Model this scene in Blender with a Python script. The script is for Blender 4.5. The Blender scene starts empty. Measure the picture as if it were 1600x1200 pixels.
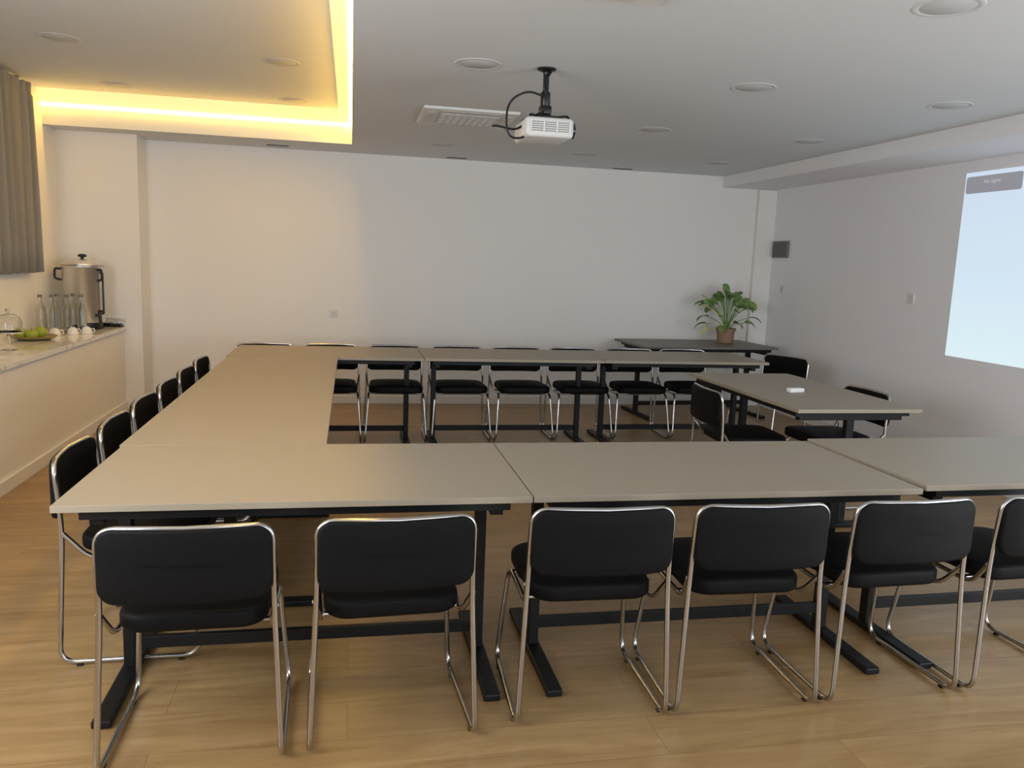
import bpy, bmesh, math, random
from mathutils import Vector, Matrix
random.seed(7)
SC=bpy.context.scene
COL=SC.collection
try:
    SC.view_settings.view_transform='Standard'
    SC.view_settings.look='None'
    SC.view_settings.exposure=0.2
except Exception: pass

# ---------------------------------------------------------------- materials
def lin(c):
    c=c/255.0
    return c/12.92 if c<=.04045 else ((c+.055)/1.055)**2.4
def rgb(r,g,b): return (lin(r),lin(g),lin(b),1.0)
def newmat(n):
    m=bpy.data.materials.new(n); m.use_nodes=True
    nt=m.node_tree; return m,nt,nt.nodes['Principled BSDF']
def pmat(n,col,rough=.5,metal=0.,var=.04,scale=20.,bump=0.,coat=0.,spec=.5,bscale=None):
    m,nt,b=newmat(n)
    tc=nt.nodes.new('ShaderNodeTexCoord'); nz=nt.nodes.new('ShaderNodeTexNoise')
    nz.inputs['Scale'].default_value=scale; nz.inputs['Detail'].default_value=4
    nt.links.new(tc.outputs['Object'],nz.inputs['Vector'])
    mx=nt.nodes.new('ShaderNodeMix'); mx.data_type='RGBA'
    mx.inputs[6].default_value=tuple(c*(1-var) for c in col[:3])+(1,)
    mx.inputs[7].default_value=tuple(min(1,c*(1+var)) for c in col[:3])+(1,)
    nt.links.new(nz.outputs['Fac'],mx.inputs[0]); nt.links.new(mx.outputs[2],b.inputs['Base Color'])
    b.inputs['Roughness'].default_value=rough; b.inputs['Metallic'].default_value=metal
    b.inputs['Coat Weight'].default_value=coat
    b.inputs['Specular IOR Level'].default_value=spec
    if bump:
        bp=nt.nodes.new('ShaderNodeBump'); bp.inputs['Strength'].default_value=bump; bp.inputs['Distance'].default_value=.004
        n2=nt.nodes.new('ShaderNodeTexNoise'); n2.inputs['Scale'].default_value=bscale or scale*6
        nt.links.new(tc.outputs['Object'],n2.inputs['Vector'])
        nt.links.new(n2.outputs['Fac'],bp.inputs['Height']); nt.links.new(bp.outputs['Normal'],b.inputs['Normal'])
    return m
def emat(n,col,s,base=.6):
    m,nt,b=newmat(n)
    b.inputs['Base Color'].default_value=(base,base,base,1)
    b.inputs['Emission Color'].default_value=col; b.inputs['Emission Strength'].default_value=s
    b.inputs['Roughness'].default_value=.6
    return m
M={}
M['wall']=pmat('wall_paint',rgb(240,237,232),.85,var=.01,scale=3,bump=.05,bscale=180,spec=.2)
M['wallr']=pmat('wall_paint_cool',rgb(241,240,243),.85,var=.01,scale=3,bump=.05,bscale=180,spec=.2)
M['ceil']=pmat('ceiling_paint',rgb(222,226,229),.9,var=.01,scale=3,spec=.2)
M['base']=pmat('baseboard_white',rgb(236,233,229),.5,var=.01)
M['lam']=pmat('grey_beige_laminate',rgb(156,145,128),.45,var=.03,scale=60,bump=.02,bscale=500)
M['lamdark']=pmat('dark_grey_laminate',rgb(118,110,104),.45,var=.04,scale=60)
M['blk']=pmat('black_steel',rgb(15,15,17),.5,var=.05,spec=.3)
M['vinyl']=pmat('black_vinyl',rgb(9,9,11),.6,var=.1,scale=40,bump=.12,bscale=350,spec=.16)
M['chrome']=pmat('chrome',rgb(188,186,184),.2,1.,var=.02)
M['steel']=pmat('brushed_steel',rgb(222,219,214),.30,.85,var=.04,scale=30)
M['plw']=pmat('white_plastic',rgb(222,221,218),.4,var=.01)
M['rim']=pmat('downlight_rim',rgb(214,216,218),.8,var=.01,spec=.1)
M['plg']=pmat('grey_plastic',rgb(118,116,116),.5,var=.03)
M['dgrey']=pmat('dark_grey_plastic',rgb(98,96,95),.5,var=.03)
M['louv']=pmat('louvre_grey',rgb(210,208,205),.5,var=.02)
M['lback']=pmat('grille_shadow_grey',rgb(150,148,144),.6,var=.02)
M['bpl']=pmat('black_plastic',rgb(16,16,17),.35,var=.05)
M['dl']=pmat('downlight_diffuser',rgb(206,208,210),.8,var=.01,spec=.1)
M['curt']=pmat('curtain_fabric',rgb(146,143,138),.95,var=.07,scale=120,bump=.3,bscale=700,spec=.1)
M['pot']=pmat('brown_pot',rgb(152,122,98),.6,var=.06)
M['soil']=pmat('soil',rgb(50,38,28),.95,var=.3,scale=90)
M['leaf']=pmat('leaf_green',rgb(122,152,88),.45,var=.45,scale=14,spec=.4)
M['flower']=pmat('pale_spathe',rgb(226,228,170),.5,var=.08)
M['fruit']=pmat('green_fruit',rgb(160,178,54),.4,var=.2,scale=18)
M['stem']=pmat('fruit_stem',rgb(80,60,30),.7)
M['plate']=pmat('olive_ceramic',rgb(150,132,84),.4,var=.08)
M['cer']=pmat('white_ceramic',rgb(235,232,226),.2,var=.01)
M['eras']=pmat('white_eraser',rgb(240,240,238),.5,var=.01)
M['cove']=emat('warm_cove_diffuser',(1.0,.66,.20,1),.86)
M['led']=emat('led_strip_light',(1.0,.55,.07,1),32.0,.2)
def projmat():
    m,nt,b=newmat('projected_light')
    tc=nt.nodes.new('ShaderNodeTexCoord'); sp=nt.nodes.new('ShaderNodeSeparateXYZ'); r=nt.nodes.new('ShaderNodeValToRGB')
    mr=nt.nodes.new('ShaderNodeMapRange'); mr.inputs['From Min'].default_value=-.7; mr.inputs['From Max'].default_value=.7
    nt.links.new(tc.outputs['Object'],sp.inputs[0]); nt.links.new(sp.outputs['Z'],mr.inputs['Value']); nt.links.new(mr.outputs[0],r.inputs[0])
    e=r.color_ramp.elements; e[0].color=(.62,.77,.82,1); e[1].color=(.52,.62,.75,1)
    k=e.new(.45); k.color=(.55,.68,.79,1)
    nt.links.new(r.outputs[0],b.inputs['Emission Color']); b.inputs['Emission Strength'].default_value=.92
    b.inputs['Base Color'].default_value=(.15,.15,.15,1); return m
M['proj']=projmat()
M['projbar']=emat('projected_dark_box',(.20,.20,.23,1),.95,.12)
M['projtxt']=emat('projected_text',(.44,.41,.46,1),.95,.12)
M['lens']=pmat('lens_glass',rgb(20,24,40),.05,var=.02,coat=1)
def glass():
    m,nt,b=newmat('clear_glass'); b.inputs['Transmission Weight'].default_value=1; b.inputs['Roughness'].default_value=.02
    b.inputs['IOR'].default_value=1.3; b.inputs['Base Color'].default_value=(.93,.95,.95,1)
    return m
M['glass']=glass()
def marble():
    m,nt,b=newmat('white_marble')
    tc=nt.nodes.new('ShaderNodeTexCoord'); nz=nt.nodes.new('ShaderNodeTexNoise'); nz.inputs['Scale'].default_value=2.2
    nz.inputs['Detail'].default_value=6; nz.inputs['Distortion'].default_value=1.6
    nt.links.new(tc.outputs['Object'],nz.inputs['Vector'])
    r=nt.nodes.new('ShaderNodeValToRGB'); e=r.color_ramp.elements
    e[0].position=.46; e[0].color=rgb(230,227,223); e[1].position=.54; e[1].color=rgb(230,227,223)
    k=e.new(.5); k.color=rgb(190,186,181)
    nt.links.new(nz.outputs['Fac'],r.inputs[0]); nt.links.new(r.outputs[0],b.inputs['Base Color'])
    b.inputs['Roughness'].default_value=.1
    return m
M['marble']=marble()
def oak():
    m,nt,b=newmat('oak_planks'); L=nt.links.new; N=nt.nodes.new
    tc=N('ShaderNodeTexCoord')
    br=N('ShaderNodeTexBrick'); br.offset=.37; br.inputs['Scale'].default_value=1
    br.inputs['Brick Width'].default_value=1.6; br.inputs['Row Height'].default_value=.22
    br.inputs['Mortar Size'].default_value=.0011; br.inputs['Mortar Smooth'].default_value=.3
    br.inputs['Color1'].default_value=(0,0,0,1); br.inputs['Color2'].default_value=(1,1,1,1); br.inputs['Mortar'].default_value=(.5,.5,.5,1)
    L(tc.outputs['Object'],br.inputs['Vector'])
    mp=N('ShaderNodeMapping'); mp.inputs['Scale'].default_value=(1.1,9,1); L(tc.outputs['Object'],mp.inputs['Vector'])
    va=N('ShaderNodeVectorMath'); va.operation='MULTIPLY_ADD'; va.inputs[1].default_value=(7,7,7)
    L(br.outputs['Color'],va.inputs[0]); L(mp.outputs['Vector'],va.inputs[2])
    nz=N('ShaderNodeTexNoise'); nz.inputs['Scale'].default_value=1.7; nz.inputs['Detail'].default_value=7; nz.inputs['Roughness'].default_value=.62; nz.inputs['Distortion'].default_value=.9
    L(va.outputs[0],nz.inputs['Vector'])
    r=N('ShaderNodeValToRGB'); e=r.color_ramp.elements
    e[0].position=.28; e[0].color=rgb(140,109,69); e[1].position=.72; e[1].color=rgb(173,142,98)
    L(nz.outputs['Fac'],r.inputs[0])
    hs=N('ShaderNodeHueSaturation'); 
    mr=N('ShaderNodeMapRange'); mr.inputs['To Min'].default_value=.94; mr.inputs['To Max'].default_value=1.05
    L(br.outputs['Color'],mr.inputs['Value']); L(mr.outputs[0],hs.inputs['Value']); L(r.outputs[0],hs.inputs['Color'])
    mx=N('ShaderNodeMix'); mx.data_type='RGBA'; mx.inputs[7].default_value=rgb(118,92,60)
    L(br.outputs['Fac'],mx.inputs[0]); L(hs.outputs[0],mx.inputs[6]); L(mx.outputs[2],b.inputs['Base Color'])
    b.inputs['Roughness'].default_value=.33; b.inputs['Specular IOR Level'].default_value=.5
    bp=N('ShaderNodeBump'); bp.inputs['Strength'].default_value=.1; bp.inputs['Distance'].default_value=.002
    L(nz.outputs['Fac'],bp.inputs['Height']); L(bp.outputs['Normal'],b.inputs['Normal'])
    return m
M['oak']=oak()

# ---------------------------------------------------------------- mesh helpers
def mesh(name,V,Fc,mat,smooth=False):
    me=bpy.data.meshes.new(name); me.from_pydata([tuple(v) for v in V],[],Fc); me.validate()
    bm=bmesh.new(); bm.from_mesh(me); bmesh.ops.recalc_face_normals(bm,faces=bm.faces); bm.to_mesh(me); bm.free()
    mats=mat if isinstance(mat,list) else [mat]
    for x in mats: me.materials.append(x)
    if smooth:
        me.polygons.foreach_set('use_smooth',[True]*len(me.polygons))
        try: me.set_sharp_from_angle(angle=math.radians(50))
        except Exception: pass
    return me
def obj(name,me,parent=None,loc=(0,0,0),rot=(0,0,0)):
    o=bpy.data.objects.new(name,me); COL.objects.link(o); o.location=loc; o.rotation_euler=rot
    if parent: o.parent=parent
    return o
class G:
    def __init__(s): s.V=[]; s.F=[]
    def add(s,V,F,mat=None):
        n=len(s.V); s.V+= [mat@Vector(v) if mat else Vector(v) for v in V]; s.F+=[tuple(i+n for i in f) for f in F]; return s
    def box(s,a,b,bev=0.,mat=None):
        x0,y0,z0=a; x1,y1,z1=b
        bm=bmesh.new(); bmesh.ops.create_cube(bm,size=1)
        bmesh.ops.scale(bm,vec=(x1-x0,y1-y0,z1-z0),verts=bm.verts)
        bmesh.ops.translate(bm,vec=((x0+x1)/2,(y0+y1)/2,(z0+z1)/2),verts=bm.verts)
        if bev: bmesh.ops.bevel(bm,geom=bm.edges[:],offset=bev,segments=2,affect='EDGES',profile=.5)
        bm.verts.index_update()
        V=[v.co.copy() for v in bm.verts]; F=[tuple(v.index for v in f.verts) for f in bm.faces]; bm.free()
        return s.add(V,F,mat)
    def lathe(s,prof,n=28,c=(0,0,0),mat=None):
        V=[];F=[]
        for r,z in prof:
            for i in range(n):
                a=2*math.pi*i/n; V.append((c[0]+r*math.cos(a),c[1]+r*math.sin(a),c[2]+z))
        for j in range(len(prof)-1):
            for i in range(n):
                F.append((j*n+i,j*n+(i+1)%n,(j+1)*n+(i+1)%n,(j+1)*n+i))
        F.append(tuple(range(n))); F.append(tuple((len(prof)-1)*n+i for i in range(n)))
        return s.add(V,F,mat)
    def tube(s,P,r,n=10,mat=None,closed=False):
        P=[Vector(p) for p in P]; V=[];F=[]
        t0=(P[1]-P[0]).normalized(); nrm=t0.orthogonal().normalized()
        m=len(P)
        for k,p in enumerate(P):
            if k==0: t=P[1]-P[0]
            elif k==m-1: t=P[-1]-P[-2]
            else: t=(P[k+1]-P[k]).normalized()+(P[k]-P[k-1]).normalized()
            t.normalize()
            nrm=(nrm-t*nrm.dot(t)).normalized(); bn=t.cross(nrm)
            for i in range(n):
                a=2*math.pi*i/n; V.append(p+(nrm*math.cos(a)+bn*math.sin(a))*r)
        for k in range(m-1):
            for i in range(n): F.append((k*n+i,k*n+(i+1)%n,(k+1)*n+(i+1)%n,(k+1)*n+i))
        F.append(tuple(range(n))[::-1]); F.append(tuple((m-1)*n+i for i in range(n)))
        return s.add(V,F,mat)
    def pad(s,w,h,t,rc,re,fn,seg=7):
        def outline(ins):
            r=max(rc-ins,.004); W=w/2-ins; H=h/2-ins; o=[]
            for cx,cy,a0 in ((W-r,H-r,0),(-(W-r),H-r,90),(-(W-r),-(H-r),180),(W-r,-(H-r),270)):
                for i in range(seg+1):
                    a=math.radians(a0+90*i/seg); o.append((cx+r*math.cos(a),cy+r*math.sin(a)))
            q=[]
            for i in range(len(o)):
                p0=o[i];p1=o[(i+1)%len(o)]; q.append(p0)
                if (i+1)%(seg+1)==0:
                    for k in range(1,8): q.append((p0[0]+(p1[0]-p0[0])*k/8,p0[1]+(p1[1]-p0[1])*k/8))
            return q
        prof=[]
        for i in range(5):
            a=math.pi/2*i/4; prof.append((re*(1-math.sin(a)),-t/2+re*(1-math.cos(a))))
        prof=prof+[(a,-b) for a,b in reversed(prof)]
        mid=min(w,h)/2
        pre=[(mid*.92,-t/2-.0),(mid*.55,-t/2)]; post=[(mid*.55,t/2),(mid*.92,t/2)]
        prof=pre+prof+post
        V=[];F=[];n=None
        for ins,c in prof:
            o=outline(ins); n=len(o)
            for a,b in o: V.append(fn(a,b,c))
        for j in range(len(prof)-1):
            for i in range(n): F.append((j*n+i,j*n+(i+1)%n,(j+1)*n+(i+1)%n,(j+1)*n+i))
        F.append(tuple(range(n))); F.append(tuple((len(prof)-1)*n+i for i in range(n)))
        return s.add(V,F)
    def obj(s,name,mat,parent=None,smooth=True,**k):
        return obj(name,mesh(name,s.V,s.F,mat,smooth),parent,**k)
def fillet(pts,seg=6):
    out=[Vector(pts[0][0])]
    for i in range(1,len(pts)-1):
        p=Vector(pts[i][0]); r=pts[i][1]
        if r<=0: out.append(p); continue
        a=(Vector(pts[i-1][0])-p); b=(Vector(pts[i+1][0])-p)
        da=min(r,a.length*.48); db=min(r,b.length*.48)
        A=p+a.normalized()*da; B=p+b.normalized()*db
        for k in range(seg+1):
            t=k/seg; out.append(A*(1-t)**2+p*2*t*(1-t)+B*t*t)
    out.append(Vector(pts[-1][0])); return out
def thing(name,loc=(0,0,0),rz=0.,label='',cat='',group=None):
    o=bpy.data.objects.new(name,None); COL.objects.link(o); o.location=loc; o.rotation_euler=(0,0,rz)
    o.empty_display_size=.1
    o['label']=label; o['category']=cat
    if group: o['group']=group
    return o
def clone(src,loc,rz=0.,label=None):
    o=src.copy(); COL.objects.link(o); o.location=loc; o.rotation_euler=(0,0,rz)
    if label: o['label']=label
    for c in list(src.children):
        d=c.copy(); d.parent=o; COL.objects.link(d)
    return o
def struct(name,g,mat,smooth=False):
    o=g.obj(name,mat,smooth=smooth); o['kind']='structure'; return o

# ---------------------------------------------------------------- room
XL,XR,YB,YF=-2.6,4.62,8.45,-2.3
ZC,ZT=2.536,2.82
struct('floor',G().box((XL-.15,YF-.15,-.1),(XR+.15,YB+.15,0)),M['oak'])
struct('wall_left',G().box((XL-.15,YF,0),(XL,YB,2.95)),M['wall'])
struct('wall_back',G().box((XL-.15,YB,0),(XR+.15,YB+.15,2.95)),M['wall'])
struct('wall_right',G().box((XR,YF,0),(XR+.15,YB,2.95)),M['wallr'])
struct('wall_front',G().box((XL-.15,YF-.15,0),(XR+.15,YF,2.95)),M['wall'])
struct('wall_pilaster',G().box((XL,8.10,0),(-1.92,YB,ZC)),M['wall'])
struct('wall_pillar',G().box((4.41,8.39,0),(XR,YB,2.414)),M['wall'])
struct('ceiling',G().box((0,YF,ZC),(XR,YB,2.69)).box((XL,7.80,ZC),(0,YB,2.69)).box((XL,YF,ZC),(0,.4,2.69)),M['ceil'])
struct('ceiling_tray',G().box((XL,.2,ZT),(.2,8.0,2.92)),M['ceil'])
struct('ceiling_beam',G().box((4.0,YF,2.418),(XR,YB,ZC)),M['wallr'])
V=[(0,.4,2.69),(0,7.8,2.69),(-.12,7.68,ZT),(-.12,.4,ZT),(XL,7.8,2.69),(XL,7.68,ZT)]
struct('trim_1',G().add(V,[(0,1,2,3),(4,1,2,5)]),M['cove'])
d=.004
def sl(t,x0=0):
    return (-.12*t-d, 7.8-.12*t-d, 2.69+.13*t-d)
a=sl(.02); b=sl(.20)
V=[(a[0],.4,a[2]),(a[0],a[1],a[2]),(b[0],b[1],b[2]),(b[0],.4,b[2]),(XL,a[1],a[2]),(XL,b[1],b[2])]
struct('trim_2',G().add(V,[(0,1,2,3),(4,1,2,5)]),M['led'])
struct('wall_ledge',G().box((XL,YF,0),(-2.08,8.10,.755)),M['wall'])
struct('baseboard_left',G().box((-2.08,YF,0),(-2.062,8.10,.085),.002),M['base'])
struct('baseboard_back',G().box((-1.92,YB-.014,0),(4.41,YB,.08),.002).box((-2.062,8.086,0),(-1.906,8.10,.08)).box((-1.92,8.1,0),(-1.906,YB,.08)),M['base'])
struct('baseboard_right',G().box((XR-.014,YF,0),(XR,8.39,.08),.002),M['base'])

# ---------------------------------------------------------------- tables
def table(L,D,loc,rz,label,top='lam',z=.75,group='conference tables in the room'):
    t=thing('conference_table',loc,rz,label,'table',group)
    G().box((-L/2,-D/2,z-.022),(L/2,D/2,z),.0012).obj('tabletop',M[top],t,smooth=False)
    g=G(); zt=z-.0225
    ix,iy=L/2-.07,D/2-.045
    g.box((-ix,-iy-.015,zt-.032),(ix,-iy+.015,zt)); g.box((-ix,iy-.015,zt-.032),(ix,iy+.015,zt))
    g.box((-ix,-iy+.015,zt-.031),(-ix+.03,iy-.015,zt-.001)); g.box((ix-.03,-iy+.015,zt-.031),(ix,iy-.015,zt-.001))
    g.obj('underframe',M['blk'],t,smooth=False)
    for sx in (-1,1):
        x=sx*(L/2-.11)
        q=G().box((x-.02,-.025,.028),(x+.02,.025,zt-.03),.003)
        q.box((x-.03,-D/2+.02,.004),(x+.03,D/2-.08,.03),.006)
        q.box((x-.022,-iy+.02,zt-.06),(x+.022,iy-.02,zt-.031),.002)
        q.obj('leg',M['blk'],t,smooth=False)
    G().box((-L/2+.13,-.012,.09),(L/2-.13,.012,.135),.002).obj('stretcher',M['blk'],t,smooth=False)
    return t
LB='grey-beige laminate table on black steel legs, pushed into the row'
table(1.488,.8,(-.137,2.951,0),0,'grey-beige laminate corner table on black legs')
table(1.488,.8,(1.356,2.951,0),0,LB)
table(1.488,.8,(2.862,2.972,0),math.radians(.7),'grey-beige table on black legs, slightly raised beside its neighbour',z=.758)
table(1.46,.8,(-.4935,4.085,0),math.pi/2,'grey-beige table running crosswise beside row of black chairs')
table(1.455,.8,(-.4935,5.546,0),math.pi/2,'grey-beige table running crosswise between two table rows')
table(1.48,.76,(-.17,6.665,0),0,'grey-beige laminate table at the end of the row')
table(1.48,.76,(1.315,6.675,0),0,LB)
table(1.48,.76,(2.80,6.695,0),math.radians(.5),LB)
table(1.50,.82,(2.93,4.90,0),math.radians(90.8),'freestanding grey-beige table with black legs facing the screen')
table(1.50,.80,(3.57,7.93,0),math.radians(4),'darker grey-brown side table against wall holding potted plant',top='lamdark')

# ---------------------------------------------------------------- chairs
LC='black padded chair, chrome sled frame, '
ch=thing('stacking_chair',(0,0,0),0,LC,'chair','black chrome meeting chairs')
half=[((0,-.030,.759),0),((.12,-.020,.759),.04),((.236,-.002,.757),.058),((.237,.02,.52),.10),((.258,0,.0160),.06),((.252,.49,.0160),.07),((.225,.425,.402),.06),((.222,.105,.397),.05),((.2415,.022,.50),0)]
right=fillet(half,8); left=[Vector((-p.x,p.y,p.z)) for p in reversed(right[1:])]
fr=G().tube(left+right,.0090,10)
fr.tube([(-.222,.16,.397),(.222,.16,.397)],.0085,8); fr.tube([(-.222,.38,.400),(.222,.38,.400)],.0085,8)
fr.obj('chrome_frame',M['chrome'],ch)
G().pad(.472,.218,.026,.048,.009,lambda a,b,c:(a,-.034+.027*(abs(a)/.22)**2+c,.6515+b)).obj('backrest',M['vinyl'],ch)
G().pad(.445,.44,.056,.085,.018,lambda a,b,c:(a*(1-.04*(b<0)),.275+b,.443+c+ .006*math.cos(a*6)*(c>0))).obj('seat',M['vinyl'],ch)
for sx in (-1,1):
    for y0 in (.055,.405):
        hx=.258-.006*y0/.49
        G().box((sx*hx-.008,y0,0),(sx*hx+.008,y0+.022,.0075),.002).obj('rubber_glide',M['bpl'],ch,smooth=False)
dg=math.radians
near=[(-.45,2.31,1),(.145,2.34,3),(.805,2.385,-1.5),(1.362,2.38,-1.5),(1.945,2.385,1.5),(2.535,2.40,2)]
first=True
for x,y,r in near:
    lab=LC+'tucked under long table row'
    if first: ch.location=(x,y,0); ch.rotation_euler=(0,0,dg(r)); ch['label']=lab; first=False
    else: clone(ch,(x,y,0),dg(r),lab)
for y,r in [(3.275,-90),(3.82,-89.5),(4.36,-90.5),(4.90,-89.5),(5.44,-90),(5.98,-90.5)]:
    clone(ch,(-1.03,y,0),dg(r),LC+'at crosswise tables near ledge')
for x,y,r in [(-.71,7.07,180),(-.165,7.08,180.5),(.38,7.08,179.5),(.925,7.09,180),(1.47,7.10,180.4),(2.01,7.11,180),(2.55,7.12,179.5),(3.09,7.14,180)]:
    clone(ch,(x,y,0),dg(r),LC+'behind table row near wall')
clone(ch,(3.93,6.72,0),dg(115),LC+'angled at table row end')
clone(ch,(2.30,4.86,0),dg(-92),LC+'at freestanding table by aisle')
clone(ch,(3.44,4.82,0),dg(92),LC+'at freestanding table near projection')

e=G().box((-.055,-.025,0),(.055,.025,.028),.006).obj('board_eraser',M['eras'],loc=(2.87,4.76,.7505),rot=(0,0,.15))
e['label']='small white board eraser lying on the freestanding table'; e['category']='eraser'

# ---------------------------------------------------------------- ceiling fittings
def downlight(loc,first=[None]):
    if first[0]: return clone(first[0],loc)
    t=thing('ceiling_downlight',loc,0,'round white recessed downlight, switched off, in the ceiling','lamp','round ceiling downlights')
    G().lathe([(.1005,-.001),(.104,-.003),(.122,-.003),(.126,-.0015),(.127,0)],40).obj('rim',M['rim'],t)
    G().lathe([(.001,-.002),(.097,-.002),(.100,-.0003)],40).obj('diffuser',M['dl'],t)
    first[0]=t; return t
for x,y in [(.64,4.35),(2.19,4.34),(2.19,2.83),(3.46,4.36),(2.20,5.89),(3.47,5.90),(.80,7.42),(3.45,7.43),(2.10,7.42)]:
    downlight((x,y,ZC))
for x,y in [(-.48,6.01),(-1.86,7.30),(-.49,7.42),(-1.83,5.85)]:
    downlight((x,y,ZT))
def cassette(loc,lab):
    t=thing('ceiling_air_conditioner',loc,0,lab,'air conditioner','ceiling cassette air conditioners')
    G().box((-.33,-.33,-.025),(.33,.33,0),.010).obj('panel',M['plw'],t,smooth=False)
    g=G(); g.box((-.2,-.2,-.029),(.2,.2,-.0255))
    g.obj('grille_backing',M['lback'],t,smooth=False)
    g=G()
    for i in range(13): g.box((-.2,-.198+i*.033-.0095,-.034),(.2,-.198+i*.033+.0095,-.0295),.001)
    for i in range(9): g.box((-.2+i*.05-.004,-.2,-.036),(-.2+i*.05+.004,.2,-.0341))
    g.obj('return_grille',M['louv'],t,smooth=False)
    for k in range(4):
        m=Matrix.Rotation(k*math.pi/2,4,'Z')
        G().box((-.21,-.292,-.029),(.21,-.240,-.0255),.001,m).obj('air_louvre',M['louv'],t,smooth=False)
    return t
cassette((.80,5.93,ZC+.007),'white square ceiling cassette with slatted grey grille')
cassette((.82,2.80,ZC+.007),'white square ceiling cassette above the tables')
vent0=None
for x,y in [(-.69,8.17),(1.03,8.25),(2.78,8.28)]:
    if vent0 is None:
        vent0=thing('ceiling_vent',(x,y,ZC),0,'small rectangular slatted ceiling vent beside the wall','vent','ceiling vents')
        G().box((-.115,-.05,-.006),(.115,.05,0),.002).obj('vent_frame',M['louv'],vent0,smooth=False)
        g=G()
        for i in range(5): g.box((-.10,-.038+i*.0175-.006,-.010),(.10,-.038+i*.0175+.006,-.0065))
        g.obj('vent_slats',M['dgrey'],vent0,smooth=False)
    else: clone(vent0,(x,y,ZC))

# projector
pj=thing('projector',(1.0,4.32,ZC),0,'white ceiling projector on black pole mount with loose cables','projector')
bz=-.370
G().box((-.130,-.16,bz),(.122,.16,bz+.100),.018).obj('projector_body',M['plw'],pj)
G().box((-.105,-.163,bz+.024),(.10,-.1595,bz+.080)).obj('side_vent',M['lback'],pj,smooth=False)
g=G()
for x0 in (-.107,-.038,.030,.098): g.box((x0-.004,-.168,bz+.020),(x0+.004,-.1632,bz+.084))
for i in range(6): g.box((-.105,-.1665,bz+.025+i*.0106-.0022),(.100,-.1632,bz+.025+i*.0106+.0022))
g.obj('vent_bars',M['plw'],pj,smooth=False)
mr=Matrix.Translation((.122,-.07,bz+.052))@Matrix.Rotation(math.pi/2,4,'Y')
G().lathe([(.042,-.002),(.042,.02),(.035,.024),(.032,.012),(.001,.008)],24,mat=mr).obj('lens',M['lens'],pj)
g=G().lathe([(.001,0),(.05,0),(.05,-.008),(.018,-.02),(.016,-.03)],24)
g.lathe([(.016,-.02),(.016,-.20)],16)
g.lathe([(.024,-.12),(.026,-.125),(.026,-.19),(.02,-.2)],16)
g.box((-.03,-.028,-.235),(.03,.028,-.19),.005)
g.box((-.075,-.06,-.258),(.065,.06,-.245),.003)
for sx,sy in ((-1,-1),(-1,1),(1,-1),(1,1)):
    g.tube(fillet([((sx*.03,sy*.03,-.252),0),((sx*.10,sy*.10,-.250),.02),((sx*.106,sy*.12,bz+.095),0)]),.006,6)
g.obj('ceiling_mount',M['bpl'],pj)
c1=fillet([((.0,-.02,-.15),0),((-.10,-.03,-.12),.06),((-.215,-.05,-.19),.08),((-.215,-.06,-.37),.08),((-.12,-.08,-.375),.05),((-.10,-.09,-.31),0)],8)
c2=fillet([((-.01,-.02,-.22),0),((-.09,-.02,-.26),.05),((-.15,-.04,-.33),.05),((-.27,-.06,-.315),.03),((-.29,-.06,-.32),0)],8)
c3=fillet([((.02,-.02,-.02),0),((-.03,-.03,-.10),.05),((.03,-.02,-.17),.05),((-.02,-.02,-.23),.04),((-.06,-.1,-.27),0)],8)
for c in (c1,c2,c3): G().tube(c,.0058,8).obj('cable',M['bpl'],pj)

# ---------------------------------------------------------------- wall fittings
ps=thing('projected_screen',(XR-.002,4.425,1.63),0,'pale blue projected image on the white wall','screen')
def wallpanel(y0,y1,z0,z1,x,r=0,seg=6):
    V=[]
    if r==0: V=[(x,y0,z0),(x,y1,z0),(x,y1,z1),(x,y0,z1)]
    else:
        for cy,cz,a0 in ((y1-r,z1-r,0),(y0+r,z1-r,90),(y0+r,z0+r,180),(y1-r,z0+r,270)):
            for i in range(seg+1):
                a=math.radians(a0+90*i/seg); V.append((x,cy+r*math.cos(a),cz+r*math.sin(a)))
    return G().add(V,[tuple(range(len(V)))])
wallpanel(-1.125,1.125,-.703,.697,0).obj('screen_image',M['proj'],ps,smooth=False)
wallpanel(.575,1.112,.54,.665,-.002,.02).obj('message_box',M['projbar'],ps,smooth=False)
cu=bpy.data.curves.new('message_text','FONT'); cu.body='No signal'; cu.size=.042; cu.align_x='CENTER'; cu.align_y='CENTER'
to=bpy.data.objects.new('tmp',cu); COL.objects.link(to)
dgp=bpy.context.evaluated_depsgraph_get(); me=bpy.data.meshes.new_from_object(to.evaluated_get(dgp)); bpy.data.objects.remove(to)
me.materials.clear(); me.materials.append(M['projtxt'])
obj('message_text',me,ps,(-.0035,.855,.62),(math.pi/2,0,-math.pi/2))

wb=thing('wall_box',(XR,8.19,1.77),0,'grey electrical distribution box mounted on the wall','electrical box')
G().box((-.028,-.155,-.09),(0,.155,.09),.005).obj('box_body',M['plg'],wb,smooth=False)
G().box((-.033,-.14,-.075),(-.0285,.14,.075),.002).obj('box_lid',M['dgrey'],wb,smooth=False)
G().box((-.036,-.125,-.025),(-.0335,-.10,.025),.001).obj('box_latch',M['plg'],wb,smooth=False)
def socket(loc,rz,lab):
    t=thing('wall_socket',loc,rz,lab,'socket','white wall sockets')
    G().box((-.042,-.010,-.042),(.042,0,.042),.004).obj('cover_plate',M['plw'],t,smooth=False)
    m=Matrix.Rotation(math.pi/2,4,'X')
    G().lathe([(.022,.0102),(.024,.014),(.018,.014),(.017,.0104)],20,mat=m).obj('socket_ring',M['louv'],t)
    return t
socket((-.17,YB,.93),0,'white wall socket on the long plain wall')
socket((XR,6.02,1.35),math.pi/2*-1,'white wall switch beside the projected image')
socket((XR,8.10,1.34),math.pi/2*-1,'white wall switch below the grey box')

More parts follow.
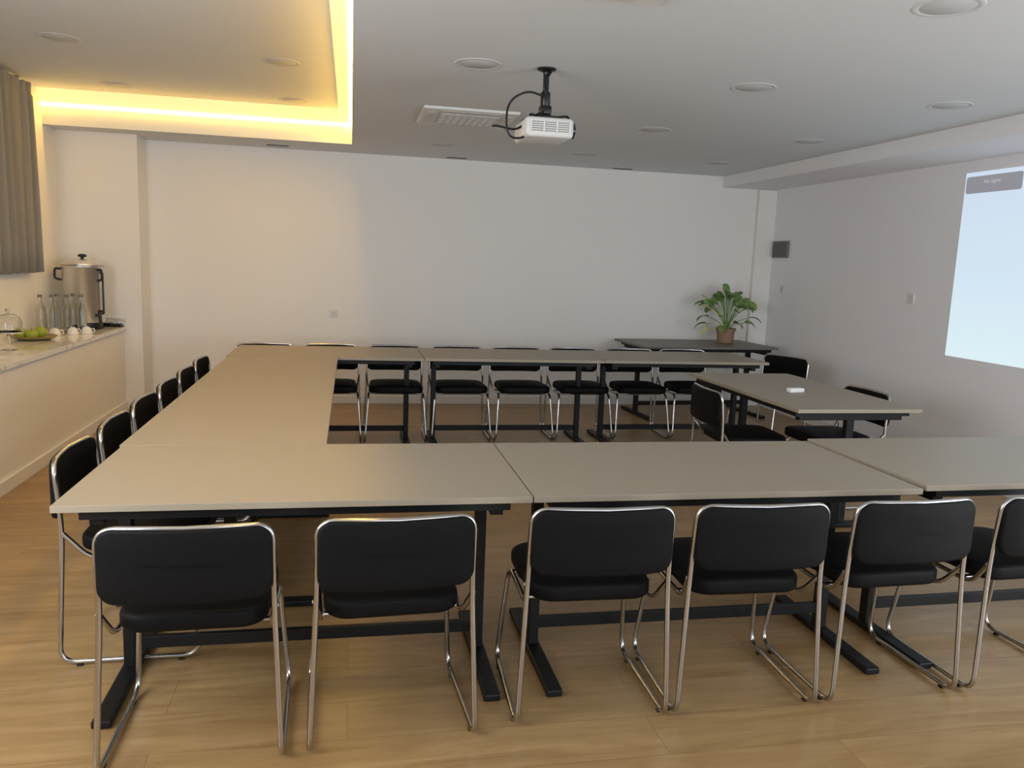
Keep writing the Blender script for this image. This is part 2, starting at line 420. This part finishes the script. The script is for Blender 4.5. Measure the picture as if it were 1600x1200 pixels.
# ---------------------------------------------------------------- plant
pl=thing('potted_plant',(3.95,8.02,.7505),0,'leafy green plant in brown pot on the side table','plant')
G().lathe([(.001,0),(.078,0),(.085,.004),(.097,.125),(.106,.127),(.108,.16),(.098,.16),(.094,.14),(.001,.138)],32).obj('pot',M['pot'],pl)
G().lathe([(.001,.150),(.05,.148),(.095,.1405)],24).obj('soil',M['soil'],pl)
def leaf(g,az,reach,height,ll,w,drop,roll=0.,base=(0,0,.14)):
    dirh=Vector((math.cos(az),math.sin(az),0)); B=Vector(base)+dirh*.01; T=Vector((0,0,base[2]))+dirh*reach+Vector((0,0,height))
    C=B+(T-B)*.5+Vector((0,0,height*.28))-dirh*reach*.12
    P=[B*(1-t)**2+C*2*t*(1-t)+T*t*t for t in [i/7 for i in range(8)]]
    g.tube(P,.0038,5)
    el=math.atan2((T-C).z,max(1e-3,((T-C).x**2+(T-C).y**2)**.5)); n=9; p=T.copy()
    side=Vector((-math.sin(az),math.cos(az),0)); V=[];F=[]
    for i in range(n+1):
        t=i/n; hw=w*(math.sin(math.pi*min(1,.08+t*.92)**.9))**.5 if t<1 else .001
        nn=(-dirh*math.sin(el)+Vector((0,0,1))*math.cos(el)); s2=(side*math.cos(roll)+nn*math.sin(roll)); n2=(nn*math.cos(roll)-side*math.sin(roll))
        V+=[p+s2*hw+n2*hw*.25,p.copy(),p-s2*hw+n2*hw*.25]
        p=p+(dirh*math.cos(el)+Vector((0,0,1))*math.sin(el))*(ll/n); el-=drop/n
    for i in range(n):
        a=i*3; F+=[(a,a+1,a+4,a+3),(a+1,a+2,a+5,a+4)]
    g.add(V,F)
g=G()
for i in range(28):
    az=i*2.399+random.uniform(-.25,.25); q=random.random()
    leaf(g,az,.04+.20*q,random.uniform(.26,.38)*(1-.5*q)+.02,random.uniform(.11,.17),random.uniform(.036,.050),random.uniform(.6,2.0),random.uniform(-.9,.9))
for az,re,he in ((.3,.24,.22),(-.5,.23,.14),(3.3,.24,.14),(2.9,.22,.27),(-1.3,.12,.08),(-2.2,.14,.05),(0,.22,.08),(3.0,.23,.06)):
    leaf(g,az,re,he,.15,.044,1.4,random.uniform(-.5,.5))
g.obj('foliage',M['leaf'],pl)
g=G()
leaf(g,math.radians(182),.23,.24,.10,.036,.6,.4); leaf(g,math.radians(200),.24,.06,.11,.034,1.8,.3); leaf(g,math.radians(172),.17,.0,.13,.030,1.2,-.4); leaf(g,math.radians(165),.22,.33,.08,.022,.3,.5)
g.obj('pale_leaves',M['flower'],pl)

# ---------------------------------------------------------------- curtain
ny=420; zs=[1.29,1.5,1.8,2.1,2.4,2.6,2.68,2.715,2.74,2.765,2.785]
y0,y1=3.6,7.36
Vv=[];Ff=[]
for j,z in enumerate(zs):
    for i in range(ny+1):
        y=y0+(y1-y0)*i/ny
        ph=2*math.pi*(y/.155)+1.2*math.sin(y*5.1)+.5*math.sin(y*13)
        amp=.032+.010*math.sin(y*7)
        if z>2.69: amp=.012+.01*max(0,(z-2.72)/.06)
        amp*=.75+.25*(2.7-z)/1.4 if z<2.7 else 1
        x=-2.53+amp*math.sin(ph)+.006*math.sin(ph*2.3+z*2)
        if z>2.7: x+=.008*math.sin(ph*3)
        Vv.append((x,y+(.02*(2.7-z)/1.4 if z<2.7 else 0),z+(.010*math.sin(y*40) if j==len(zs)-1 else 0)+(.006*math.sin(ph) if j==0 else 0)))
n=ny+1
for j in range(len(zs)-1):
    for i in range(ny): Ff.append((j*n+i,j*n+i+1,(j+1)*n+i+1,(j+1)*n+i))
me=mesh('curtain',Vv,Ff,M['curt']); me.polygons.foreach_set('use_smooth',[True]*len(me.polygons))
o=obj('curtain',me); o['label']='pleated grey-beige fabric curtain hanging above the marble ledge'; o['category']='curtain'
so=o.modifiers.new('s','SOLIDIFY'); so.thickness=.003

# ---------------------------------------------------------------- ledge items
ZL=.79
ct=G().box((XL+.001,YF+.01,.7555),(-2.055,8.098,ZL),.002).box((XL+.001,8.08,ZL),(-2.06,8.098,ZL+.075),.002).obj('countertop',M['marble'],smooth=False)
ct['label']='veined white marble countertop running along the ledge'; ct['category']='countertop'
ur=thing('hot_water_urn',(-2.325,7.79,ZL+.0005),0,'tall brushed steel hot water urn with black tap','urn')
G().lathe([(.001,0),(.150,0),(.152,.006),(.148,.055),(.14,.06)],40).obj('urn_base',M['bpl'],ur)
G().lathe([(.13,.0605),(.165,.062),(.168,.07),(.168,.535),(.172,.54),(.172,.555),(.16,.557)],48).obj('urn_body',M['steel'],ur)
g=G().lathe([(.165,.558),(.17,.562),(.168,.575),(.12,.60),(.05,.612),(.001,.615)],48); g.obj('lid',M['steel'],ur)
G().lathe([(.012,.612),(.014,.63),(.034,.634),(.036,.65),(.02,.658),(.001,.66)],20).obj('lid_knob',M['bpl'],ur)
for sx in (-1,1):
    az=-.55 if sx>0 else math.pi+.35
    m=Matrix.Rotation(az,4,'Z')
    G().tube(fillet([((.165,0,.525),0),((.215,0,.53),.02),((.222,0,.44),.03),((.165,0,.43),0)]),.010,8,mat=m).obj('side_handle',M['bpl'],ur)
m=Matrix.Rotation(-.7,4,'Z')
g=G().tube([(.165,0,.13),(.22,0,.13)],.014,10,mat=m); g.tube(fillet([((.215,0,.16),0),((.222,0,.10),.01),((.222,0,.07),0)]),.013,10,mat=m)
g.box((.205,-.012,.16),(.26,.012,.178),.004,m); g.obj('tap',M['bpl'],ur)
m=Matrix.Rotation(-.35,4,'Z')
G().tube(fillet([((.165,0,.14),0),((.19,0,.14),.01),((.19,0,.50),.01),((.165,0,.50),0)]),.008,8,mat=m).obj('level_gauge',M['bpl'],ur)
tr=G().box((-.085,-.05,0),(.085,.05,.012),.004).box((-.075,-.04,.012),(-.005,.04,.035),.006).box((.005,-.04,.012),(.075,.04,.03),.006).obj('drip_tray',M['bpl'],loc=(-2.155,8.02,ZL+.0005),smooth=False)
tr['label']='low black drip tray beside the steel urn'; tr['category']='tray'
bt=thing('glass_bottle',(0,0,0),0,'clear glass water bottle with cap on the marble ledge','bottle','glass bottles on the ledge')
G().lathe([(.001,.002),(.034,0),(.038,.006),(.038,.19),(.033,.215),(.016,.25),(.0145,.285),(.017,.29),(.017,.298),(.011,.299),(.011,.25),(.028,.21),(.034,.188),(.034,.012),(.001,.010)],24).obj('bottle_glass',M['glass'],bt)
G().lathe([(.017,.2995),(.018,.301),(.018,.318),(.012,.322),(.001,.322)],16).obj('cap',M['plg'],bt)
bp=[(-2.50,7.26),(-2.425,7.30),(-2.435,7.45),(-2.345,7.40),(-2.335,7.53),(-2.245,7.45)]
for i,(x,y) in enumerate(bp):
    if i==0: bt.location=(x,y,ZL+.0005)
    else: clone(bt,(x,y,ZL+.0005))
cp=thing('coffee_cup',(0,0,0),0,'small white ceramic cup turned upside down on ledge','cup','white cups on the ledge')
G().lathe([(.043,0),(.045,.002),(.040,.03),(.028,.052),(.018,.054),(.018,.06),(.001,.060)],28).obj('cup_body',M['cer'],cp)
G().tube(fillet([((.040,0,.012),0),((.064,0,.012),.012),((.062,0,.044),.012),((.034,0,.04),0)]),.004,8).obj('cup_handle',M['cer'],cp)
cups=[(-2.36,7.14,.3),(-2.26,7.25,.8),(-2.46,7.09,2.4),(-2.18,7.34,0)]
for i,(x,y,r) in enumerate(cups):
    if i==0: cp.location=(x,y,ZL+.0005); cp.rotation_euler=(0,0,r)
    else: clone(cp,(x,y,ZL+.0005),r)
p=G().lathe([(.001,.004),(.09,.002),(.10,0),(.15,.018),(.165,.03),(.161,.033),(.10,.012),(.001,.011)],40).obj('serving_plate',M['plate'],loc=(-2.40,6.80,ZL+.0005))
p['label']='round olive-brown plate holding green fruit'; p['category']='plate'
f0=None
for x,y,s,r in [(-2.47,6.77,1,.3),(-2.365,6.84,1.12,1.4),(-2.385,6.73,.95,2.2)]:
    if f0 is None:
        f0=thing('green_fruit',(x,y,ZL+.012),r,'round yellow-green fruit lying on the plate','fruit','green fruit on the plate')
        G().lathe([(.001,.003),(.02,.001),(.038,.014),(.045,.034),(.042,.054),(.028,.071),(.010,.076),(.001,.072)],24).obj('fruit_body',M['fruit'],f0)
        G().tube([(0,0,.0725),(.003,.001,.088)],.002,6).obj('fruit_stem',M['stem'],f0)
    else:
        c=clone(f0,(x,y,ZL+.012),r); c.scale=(s,s,s)
gs=thing('glass_cake_stand',(-2.31,6.10,ZL+.0005),0,'small clear glass footed stand with domed lid','cake stand')
G().lathe([(.001,.0),(.05,0),(.05,.004),(.012,.012),(.008,.03),(.008,.10),(.02,.115),(.095,.12),(.098,.128),(.001,.127)],32).obj('footed_stand',M['glass'],gs)
G().lathe([(.088,.129),(.088,.19),(.078,.225),(.045,.245),(.012,.25),(.010,.262),(.018,.272),(.012,.285),(.001,.287),(.001,.283),(.006,.262),(.004,.246),(.043,.241),(.074,.222),(.084,.19),(.084,.129)],32).obj('dome_lid',M['glass'],gs)

# ---------------------------------------------------------------- lights
def area(n,loc,rot,sx,sy,e,col):
    l=bpy.data.lights.new(n,'AREA'); l.shape='RECTANGLE'; l.size=sx; l.size_y=sy; l.energy=e; l.color=col
    o=bpy.data.objects.new(n,l); COL.objects.link(o); o.location=loc; o.rotation_euler=rot; return o
area('daylight_rear',(2.2,-2.2,1.4),(math.radians(91),0,0),4.6,2.0,75,(.84,.92,1.0))
area('left_fill_light',(-2.5,1.9,1.75),(math.radians(90),0,math.radians(-52)),3.2,1.4,120,(.88,.94,1.0))  # added fill lamp out of view, no window behind it; lifts the right wall
area('right_fill_light',(4.51,1.5,1.15),(math.radians(90),0,math.radians(54)),2.6,2.1,80,(.88,.94,1.0))  # invented fill lamp, no door modelled; brightens the floor under the far tables
w=bpy.data.worlds.new('w'); SC.world=w; w.use_nodes=True
w.node_tree.nodes['Background'].inputs[0].default_value=(.6,.68,.8,1); w.node_tree.nodes['Background'].inputs[1].default_value=.5

# ---------------------------------------------------------------- camera
a_,p_,r_=.2009,.1511,.0388
Fv=Vector((math.sin(a_)*math.cos(p_),math.cos(a_)*math.cos(p_),-math.sin(p_)))
R0=Vector((math.cos(a_),-math.sin(a_),0)); U0=R0.cross(Fv)
Rv=R0*math.cos(r_)+U0*math.sin(r_); Uv=-R0*math.sin(r_)+U0*math.cos(r_)
cd=bpy.data.cameras.new('camera'); co=bpy.data.objects.new('camera',cd); COL.objects.link(co)
m3=Matrix((Rv,Uv,-Fv)).transposed().to_4x4(); m3.translation=Vector((0,0,1.5294)); co.matrix_world=m3
cd.sensor_width=36; cd.sensor_fit='HORIZONTAL'; cd.lens=1258.17/1600*36; cd.clip_start=.05
SC.camera=co
